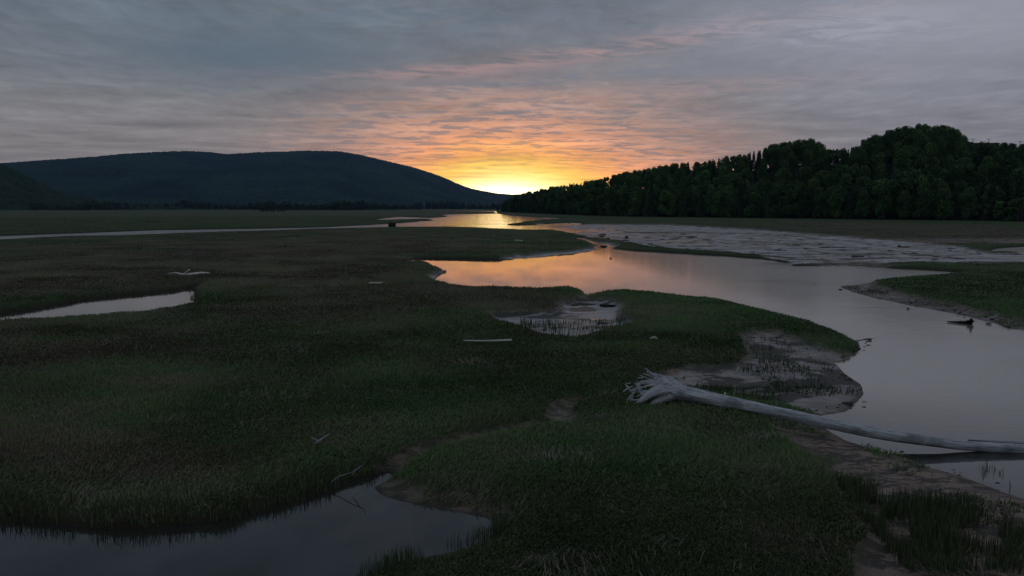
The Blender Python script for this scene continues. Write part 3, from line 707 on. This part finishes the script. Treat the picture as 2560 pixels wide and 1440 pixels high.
# ------------------------------------------------------------------ far tree line on the left
Vs, Fs, Cs = [], [], []; off = 0
lf = {k: (conifer(500 + k, 130, .2, .11) if k % 3 else broadleaf(510 + k, 8, 150, .35, .14)) for k in range(9)}
for i in range(1500):
    u = r_.uniform(-350, 1262); v = 524.6 + .8 * math.sin(u * .01) + r_.uniform(-.9, .5)
    if u > 1050: v -= 1.0
    x, y = px(u, v, .5); h = r_.uniform(7, 13) * (1 + .25 * math.sin(u * .03)) * min(1.6, max(1, y / 1400))
    V, F_, c_ = lf[r_.randrange(9)]
    Vs.append(V * h * np.array([1.2, 1.2, 1]) + np.array([x, y, .2])); Fs.append(F_ + off); off += len(V); Cs.append(c_ * r_.uniform(.45, .9))
c_ = np.concatenate(Cs)
tag(np_mesh('distant_wood', np.concatenate(Vs), np.concatenate(Fs), CFM, False, {'tint': np.stack([c_ * 1.3] * 3, 1)}), 'low dark belt of trees along the far edge of the marsh', 'wood', kind='stuff')
for i, (u, hp) in enumerate(((652, 10), (659, 14), (668, 16), (677, 12), (685, 15), (696, 11), (704, 14), (712, 9))):
    x, y = px(u, 529.0, .5); o = place_tree('c', i % 4, (x, y, .2), hp / FPX * y, i, 1.6)
    tag(o, 'small dark conifer in the clump before the far belt of trees on the left', 'tree', 'conifers in the far left clump')

# ------------------------------------------------------------------ wood and stones
def wood_mat(name, c1, c2, c3):
    m, t, b = material(name); g = attr(t, 'grain'); gx_, gy_, gz_ = t.sep(g)
    st = t.noise(t.xyz(t.m('MULTIPLY', gx_, 5.), t.m('MULTIPLY', gy_, 5.), t.m('MULTIPLY', gz_, 1.1)), 2.2, 6, .7, .3)
    bl = t.noise(t.new('ShaderNodeNewGeometry').outputs['Position'], 1.6, 4, .6)
    c = t.mix(t.rng(st, .35, .62), c1, c2); c = t.mix(t.rng(bl, .5, .68, 0, .75), c, c3)
    cr = t.rng(t.noise(t.xyz(t.m('MULTIPLY', gx_, 9.), t.m('MULTIPLY', gy_, 9.), t.m('MULTIPLY', gz_, .8)), 3, 3, .6), .62, .7)
    c = t.mix(t.m('MULTIPLY', cr, .7), c, (.05, .05, .05))
    t.put(b.inputs['Base Color'], c); b.inputs['Roughness'].default_value = .75; b.inputs['Specular IOR Level'].default_value = .25
    bp = t.new('ShaderNodeBump'); bp.inputs['Distance'].default_value = .02; bp.inputs['Strength'].default_value = .8
    t.put(bp.inputs['Height'], st); t.l.new(bp.outputs[0], b.inputs['Normal'])
    return m
WM = wood_mat('bleached_wood', (.13, .145, .16), (.62, .65, .68), (.16, .175, .19))
PW = wood_mat('pale_wood', (.5, .48, .42), (.8, .78, .72), (.6, .58, .5))
DW = wood_mat('dark_wood', (.02, .018, .015), (.05, .045, .04), (.03, .028, .025))
def curve_pts(ctrl, n):      # catmull-rom through control points of any dimension
    C = np.array(ctrl, float); m = len(C); C = np.vstack([2 * C[0] - C[1], C, 2 * C[-1] - C[-2]]); out = []
    for tt in np.linspace(0, m - 1 - 1e-6, n):
        i = int(tt); f = tt - i; p0, p1, p2, p3 = C[i:i + 4]
        out.append(.5 * ((2 * p1) + (-p0 + p2) * f + (2 * p0 - 5 * p1 + 4 * p2 - p3) * f * f + (-p0 + 3 * p1 - 3 * p2 + p3) * f ** 3))
    return np.array(out)
def pxc(lst): return [[*at(u, v, z), r] for u, v, z, r in lst]
def limb(name, lst, mat, parent, n=14, sides=8, rough=.12, seed=0, world=None, squash=1.0):
    c_ = curve_pts(world if world is not None else pxc(lst), n)
    org = parent.location if parent is not None else Vector((0, 0, 0))
    v, f_, uv = tube([Vector(q_[:3]) - org for q_ in c_], [max(.002, q_[3]) for q_ in c_], sides, rough, seed, squash=squash)
    return py_mesh(name, [(v, f_, uv)], mat, parent)
log0 = at(1640, 985, .3)
drift = empty('driftwood_log', log0)
tag(drift, 'long bleached grey driftwood trunk with a flared root end lying across the near bank', 'driftwood')
limb('trunk', [(1648,972,.62,.27),(1668,972,.60,.235),(1700,981,.56,.185),(1745,990,.52,.16),(1811,1004,.47,.145),(1900,1021,.43,.125),(1991,1040,.41,.125),(2092,1063,.36,.122),(2183,1082,.29,.117),(2305,1101,.2,.107),(2428,1115,.11,.098),(2560,1122,.07,.1),(2700,1128,.05,.09),(2860,1136,.03,.075)], WM, drift, 150, 32, .10, 3)
# heavy root arms
limb('root', [(1690,975,.60,.12),(1655,975,.62,.14),(1628,985,.55,.10),(1606,1000,.42,.07),(1592,1013,.30,.02)], WM, drift, 24, 14, .2, 5)
limb('root', [(1700,985,.50,.12),(1668,992,.45,.12),(1645,1003,.36,.09),(1625,1016,.28,.06)], WM, drift, 20, 12, .15, 6)
limb('root', [(1700,972,.62,.13),(1672,955,.72,.13),(1648,946,.80,.10),(1630,936,.90,.04),(1613,920,1.02,.008)], WM, drift, 24, 12, .18, 7)
limb('root', [(1690,968,.66,.11),(1660,948,.80,.09),(1638,937,.88,.05),(1622,934,.9,.02)], WM, drift, 18, 10, .2, 8)
limb('root', [(1660,968,.65,.13),(1635,958,.70,.10),(1605,958,.68,.05),(1588,964,.62,.03)], WM, drift, 18, 10, .2, 9)
limb('root', [(1650,985,.5,.1),(1615,982,.5,.06),(1590,978,.5,.035),(1575,975,.5,.02)], WM, drift, 18, 8, .2, 10)
limb('root', [(1600,958,.68,.03),(1590,975,.55,.025),(1576,992,.42,.028),(1568,1003,.33,.02),(1568,1016,.3,.006)], WM, drift, 16, 8, .15, 11)
thin = [((1640,962,.7,.03),(1612,966,.62,.02),(1596,974,.56,.01)), ((1630,975,.6,.03),(1604,986,.5,.02),(1590,992,.46,.008)), ((1628,942,.82,.02),(1618,930,.9,.012),(1620,922,.98,.005)), ((1645,950,.8,.03),(1628,941,.84,.02),(1606,934,.88,.007)), ((1600,1003,.4,.03),(1586,1010,.33,.018),(1578,1014,.3,.006)), ((1615,968,.62,.02),(1598,967,.6,.012),(1580,972,.56,.006)), ((1612,990,.48,.02),(1600,979,.54,.012),(1594,970,.6,.005)), ((1640,950,.75,.03),(1615,945,.75,.018),(1600,938,.8,.012)), ((1622,947,.75,.016),(1608,942,.78,.012),(1600,938,.82,.01)), ((1608,944,.76,.016),(1592,945,.75,.006)),
        ((1602,975,.6,.02),(1592,962,.66,.015),(1586,956,.7,.01)), ((1604,972,.6,.02),(1596,960,.66,.014),(1591,951,.74,.008)), ((1585,985,.5,.016),(1572,972,.56,.014),(1563,961,.64,.007)),
        ((1582,966,.6,.014),(1572,970,.6,.018),(1558,979,.55,.014)), ((1590,972,.58,.018),(1578,978,.56,.02),(1576,979,.5,.01)), ((1577,957,.64,.01),(1570,959,.62,.008),(1564,958,.62,.006)),
        ((1604,1000,.42,.03),(1585,1000,.38,.022),(1574,998,.38,.012)), ((1590,964,.6,.02),(1600,957,.66,.014),(1606,950,.72,.008)), ((1576,969,.6,.01),(1569,966,.62,.01),(1566,962,.66,.005)),
        ((1618,962,.64,.02),(1610,955,.7,.012),(1612,950,.74,.006)), ((1583,990,.46,.016),(1575,1003,.35,.012),(1571,1008,.3,.006))]
for i, q_ in enumerate(thin): limb('rootlet', list(q_), WM if i % 3 else PW, drift, 8, 6, .15, 20 + i)
limb('branch_stub', [(1811,996,.55,.03),(1812,990,.60,.026),(1813,982,.68,.022)], PW, drift, 6, 8, .1, 44)
limb('branch_stub', [(1868,1010,.55,.02),(1867,1006,.58,.012)], PW, drift, 4, 6, .1, 45)

lg2 = empty('driftwood_log', at(2520, 1108, .02)); tag(lg2, 'thin dark log half sunk in the water behind the big trunk at the right edge', 'driftwood')
limb('trunk', [(2420,1099,.01,.01),(2460,1102,.02,.025),(2520,1105.5,.02,.035),(2600,1109,.02,.035),(2760,1116,.02,.03)], WM, lg2, 30, 12, .12, 55)
def small(name, lst, mat, label, cat, n=10, sides=8, rough=.15, seed=0, group=None):
    zs = np.mean([q_[2] for q_ in lst]); o0 = at(lst[0][0], lst[0][1], lst[0][2])
    c_ = curve_pts(pxc(lst), n); org = Vector(o0)
    v, f_, uv = tube([Vector(q_[:3]) - org for q_ in c_], [max(.002, q_[3]) for q_ in c_], sides, rough, seed)
    o = py_mesh(name, [(v, f_, uv)], mat); o.location = org
    return tag(o, label, cat, group)
small('stick', [(1839,933,.12,.02),(1842,927,.22,.022),(1846,918,.35,.017)], PW, 'short pale stake standing in the mud behind the driftwood trunk', 'stick', 6)
small('pole', [(1158,851,.4,.022),(1200,852,.4,.03),(1240,851.5,.4,.036),(1279,850,.4,.04)], PW, 'thin whitish pole lying in the grass at the middle of the marsh', 'pole', 10)
small('stick', [(1625,846,.45,.03),(1636,843,.5,.035),(1643,847,.42,.03)], PW, 'small pale bent stick on the grass right of the muddy pool', 'stick', 8)
small('stick', [(922,707,.42,.04),(940,707.5,.42,.05),(956,706.5,.42,.05)], PW, 'short whitish stick lying left of the orange pool', 'stick', 6)
small('stick', [(1286,601,.5,.06),(1296,601,.5,.09),(1306,602,.5,.08)], PW, 'tiny pale stick on the grassy island below the sunset', 'stick', 6)
br = empty('driftwood_branch', at(468, 686, .35)); tag(br, 'pale forked driftwood branch lying on the left marsh beyond the pond', 'driftwood')
limb('trunk', [(420,684,.36,.02),(440,682,.42,.05),(455,686,.40,.08),(475,686,.4,.1),(500,683,.42,.1),(525,682,.42,.03)], PW, br, 18, 8, .15, 61)
limb('branch', [(462,684,.45,.06),(467,680,.6,.06),(472,675,.75,.05),(475,673,.8,.02)], PW, br, 8, 8, .15, 62)
br = empty('driftwood_branch', at(860, 1190, .1)); tag(br, 'thin forked dead branch hanging over the creek bank in the left foreground', 'driftwood')
limb('trunk', [(828,1204,.12,.005),(850,1190,.2,.008),(880,1180,.3,.009),(905,1163,.4,.007),(912,1152,.5,.004)], WM, br, 14, 6, .15, 63)
limb('branch', [(900,1168,.38,.01),(885,1182,.25,.008),(878,1190,.2,.004)], WM, br, 8, 6, .15, 64)
br = empty('driftwood_branch', at(800, 1105, .4)); tag(br, 'small pale root clump with bent twigs lying in the grass left of centre', 'driftwood')
limb('trunk', [(786,1110,.40,.02),(797,1103,.46,.035),(806,1096,.5,.02),(822,1085,.55,.008)], WM, br, 10, 8, .25, 66)
limb('branch', [(797,1103,.46,.015),(784,1096,.5,.008),(776,1090,.5,.004)], WM, br, 6, 6, .15, 67)
sl_ = empty('sunken_stump', at(2425, 806, 0)); tag(sl_, 'black snag with a tapering trunk and root ball lying in the right channel', 'driftwood')
limb('trunk', [(2368,804,.04,.025),(2395,805,.05,.045),(2415,805.5,.06,.07),(2430,805,.07,.08)], DW, sl_, 14, 10, .15, 70)
for i, q_ in enumerate((((2425,805,.07,.08),(2428,799,.22,.06),(2429,796,.32,.015)), ((2424,806,.06,.08),(2432,803,.14,.05),(2436,803,.16,.015)), ((2424,806,.06,.06),(2420,802,.16,.04),(2417,800,.18,.015)))):
    limb('root', list(q_), DW, sl_, 8, 8, .2, 71 + i)
# post block at the river corner
pb = empty('mooring_crib', at(980, 566, .3)); tag(pb, 'dark square stump of an old timber crib at the river edge', 'crib')
cx0, cy0, _z = pb.location
for i, (du, hh) in enumerate(((-7, 1.0), (-3.5, .95), (0, 1.1), (3.5, .92), (7, 1.0))):
    sx_ = du * cy0 / FPX
    v, f_, uv = tube([(sx_, (i % 2) * .3, -.5), (sx_ + .02, (i % 2) * .3, .4), (sx_, (i % 2) * .3 + .02, hh)], [.24, .23, .2], 8, .1, i)
    py_mesh('post', [(v, f_, uv)], DW, pb)
v, f_, uv = tube([(-.95, .5, .55), (.95, .5, .6)], [.14, .13], 8, .05, 9); py_mesh('crossbeam', [(v, f_, uv)], DW, pb)
v, f_, uv = tube([(-.9, -.28, .5), (.9, -.28, .48)], [.14, .13], 8, .05, 10); py_mesh('crossbeam', [(v, f_, uv)], DW, pb)
# stones and clods
def stone_mesh(seed, k=3):
    me = bpy.data.meshes.new('stone'); import bmesh
    bm = bmesh.new(); bmesh.ops.create_icosphere(bm, subdivisions=k, radius=1)
    rs = random.Random(seed); ph = [Vector((rs.uniform(-1, 1), rs.uniform(-1, 1), rs.uniform(-1, 1))).normalized() for _ in range(9)]
    for v in bm.verts:
        s = 1
        for q_ in ph: 
            dt = v.co.normalized().dot(q_)
            if dt > .55: s -= (dt - .55) * .55
        v.co *= s * (1 + .04 * math.sin(v.co.x * 9 + seed) * math.cos(v.co.y * 7))
        v.co.z *= .7
    bm.to_mesh(me); bm.free(); return me
def stone_mat(name, c1, c2):
    m, t, b = material(name); t.put(b.inputs['Base Color'], t.mix(t.noise(t.new('ShaderNodeTexCoord').outputs['Object'], 3, 5, .6), c1, c2)); b.inputs['Roughness'].default_value = .8
    bp = t.new('ShaderNodeBump'); t.put(bp.inputs['Height'], t.noise(t.new('ShaderNodeTexCoord').outputs['Object'], 8, 4)); bp.inputs['Distance'].default_value = .1; t.l.new(bp.outputs[0], b.inputs['Normal'])
    return m
SD = stone_mat('dark_stone', (.012, .013, .012), (.04, .042, .036)); SP = stone_mat('pale_stone', (.4, .4, .38), (.65, .64, .6))
def stone(u, v, wpx, mat, label, hk=1.0, name='stone', group=None, z=.02, cat='stone'):
    me = stone_mesh(int(u)); me.materials.append(mat)
    o = bpy.data.objects.new(name, me); COL.objects.link(o); p = at(u, v, z); s = wpx / 2 / FPX * math.hypot(p.x, p.y)
    o.location = p + Vector((0, 0, s * .25 * hk)); o.scale = (s, s * .8, s * hk)
    if name == 'weed_clod': o.scale = (s * 1.3, s * .9, s * hk); o.rotation_euler = (0, 0, u)
    return tag(o, label, cat, group)
stone(1567,597,13,SD,'rounded black boulder standing alone on the wet mud flat',1.3,'boulder',cat='boulder')
stone(1519,599,11,SD,'small black rock at the left end of a dark bar on the mud flat',1.1)
stone(1506,588,24,SD,'wide low heap of dark weed on the mud flat below the wood',.45,'weed_heap',cat='seaweed')
stone(1503,592,18,SD,'lower dark weed lump just under the wide heap on the mud flat',.35,'weed_heap',cat='seaweed')
stone(1527,646,7,SD,'little dark rock breaking the surface of the orange pool',.8)
stone(1422,559,4,SD,'tiny dark rock in the far pink channel',1.2)
stone(1193,541,4,SD,'tiny dark rock in the glowing far river',1.2)
stone(2249,617,11,SD,'black rock on the right part of the wet mud flat',1.0)
stone(2269,772,9,SD,'small dark rock in the channel by the right island',.6)
stone(2472,809,16,SP,'grey rock at the water line beside the black snag',.6)
stone(2341,750,9,SP,'white stone on the grassy shore of the right island',.8,z=.15)
stone(2400,801,0.1+6,SD,'dark pebble beside the black snag in the channel',.4)
stone(1399,1027,9,SP,'white stone in the muddy hollow left of the root end, farther one',.8,z=.12)
stone(1398,1050,10,SP,'white stone in the muddy hollow left of the root end, nearer one',.7,z=.1)
stone(2101,724,14,SD,'flat dark clod off the muddy tip of the right island',.3,'mud_clod',cat='clod')
stone(2036,710,6,SD,'dark clod in mid channel left of the right island',.4,'mud_clod',cat='clod')
stone(2175,850,12,SD,'dark clod at the end of the muddy spit',.4,'mud_clod',cat='clod')
stone(2120,1012,40,SD,'dark eroded lump at the foot of the muddy point above the trunk',.35,'mud_clod',cat='clod')
stone(1505,809,26,SD,'black sodden timber chunk in the muddy pool',.3,'timber_chunk',cat='timber',z=.0)
small('stick', [(1500,763,.06,.05),(1520,763.5,.08,.06),(1540,764,.06,.04)], DW, 'dark stick lying across the far side of the muddy pool', 'stick', 6)
small('stick', [(1495,812,.06,.05),(1497,806,.16,.05),(1498,803,.2,.03)], DW, 'short black stub standing at the left of the sodden timber chunk', 'stick', 6)
MC = stone_mat('mud_lump', (.03, .024, .02), (.075, .06, .05))
rs = random.Random(3)
for i in range(150):       # weed clods over the mud flat
    u = rs.uniform(1480, 2450); v = rs.uniform(572 + (u - 1480) * .045, 625 + (u - 1480) * .03)
    stone(u, v, rs.uniform(5, 30) * rs.uniform(.5, 1), SD, 'flat dark weed clod on the wet mud flat', rs.uniform(.12, .3), 'weed_clod', 'weed clods strewn over the mud flat', z=.015, cat='seaweed')
rs = random.Random(9)
for (u0, v0), (u1, v1), k in (((2000, 1030), (2150, 1000), 16), ((2150, 985), (2110, 935), 7), ((2130, 875), (2160, 860), 5), ((2150, 850), (2190, 847), 5), ((2240, 1132), (2480, 1210), 10), ((2210, 735), (2540, 812), 18), ((1860, 900), (2080, 960), 22), ((2000, 890), (2110, 950), 16), ((2100, 1110), (2400, 1230), 26)):
    for i in range(k):
        f_ = rs.random(); u = u0 + (u1 - u0) * f_ + rs.gauss(0, 9); v = v0 + (v1 - v0) * f_ + rs.gauss(0, 5)
        stone(u, v, rs.uniform(4, 13), MC, 'small lump of dark mud slumped along the muddy right banks', rs.uniform(.25, .6), 'mud_lump', 'mud lumps along the right banks', z=.06, cat='clod')
# building and poles on the crest at the far right
bY = 400.0
def boxm(name, x0, x1, y0, y1, z0, z1, mat, parent):
    V = [(x0, y0, z0), (x1, y0, z0), (x1, y1, z0), (x0, y1, z0), (x0, y0, z1), (x1, y0, z1), (x1, y1, z1), (x0, y1, z1)]
    F_ = [(0, 3, 2, 1), (4, 5, 6, 7), (0, 1, 5, 4), (1, 2, 6, 5), (2, 3, 7, 6), (3, 0, 4, 7)]
    me = bpy.data.meshes.new(name); me.from_pydata(V, [], F_); me.materials.append(mat)
    o = bpy.data.objects.new(name, me); COL.objects.link(o); o.parent = parent; return o
pl = at_dist(2404, 357, bY); pr_ = at_dist(2500, 359, bY)
bl_ = empty('flat_roofed_building', (pl.x, bY, pl.z - 24)); tag(bl_, 'low dark flat roofed building behind the treetops at the upper right', 'building')
Lb = pr_.x - pl.x
boxm('wall', .3, Lb - .3, .3, 8, 0, 23.6, SD, bl_); boxm('roof', 0, Lb, 0, 8.3, 23.603, 24.0, DW, bl_)
for i, u in enumerate((2420, 2433, 2472, 2551)):
    p = at_dist(u, 346 if i < 3 else 352, bY + 12); e = empty('utility_pole', (p.x, p.y, p.z - 14))
    v, f_, uv = tube([(0, 0, 0), (0, 0, 14)], [.16, .11], 8); py_mesh('pole', [(v, f_, uv)], DW, e)
    v, f_, uv = tube([(-1.4, 0, 13.6), (1.4, 0, 13.6)], [.07, .07], 6); py_mesh('crossarm', [(v, f_, uv)], DW, e)
    tag(e, ('thin utility pole with crossarm, leftmost above the flat roof', 'thin utility pole with crossarm, second above the flat roof', 'thin utility pole rising over the right part of the flat roof', 'thin utility pole over the trees right of the flat roof')[i], 'utility pole')

# ------------------------------------------------------------------ haze
HAZE = 0.000048
hv = [(-9000, -200, -2), (9000, -200, -2), (9000, 7200, -2), (-9000, 7200, -2), (-9000, -200, 420), (9000, -200, 420), (9000, 7200, 420), (-9000, 7200, 420)]
hm = bpy.data.materials.new('haze_air'); hm.use_nodes = True; t = NT(hm.node_tree); t.n.clear()
o = t.new('ShaderNodeOutputMaterial'); pv = t.new('ShaderNodeVolumePrincipled'); pv.inputs['Color'].default_value = (.30, .54, 1.0, 1)
pv.inputs['Density'].default_value = HAZE; t.l.new(pv.outputs[0], o.inputs['Volume'])
hz = np_mesh('haze', hv, [(0, 3, 2, 1), (4, 5, 6, 7), (0, 1, 5, 4), (1, 2, 6, 5), (2, 3, 7, 6), (3, 0, 4, 7)], hm, False)
tag(hz, 'thin blue evening haze over the valley', 'haze', kind='stuff')
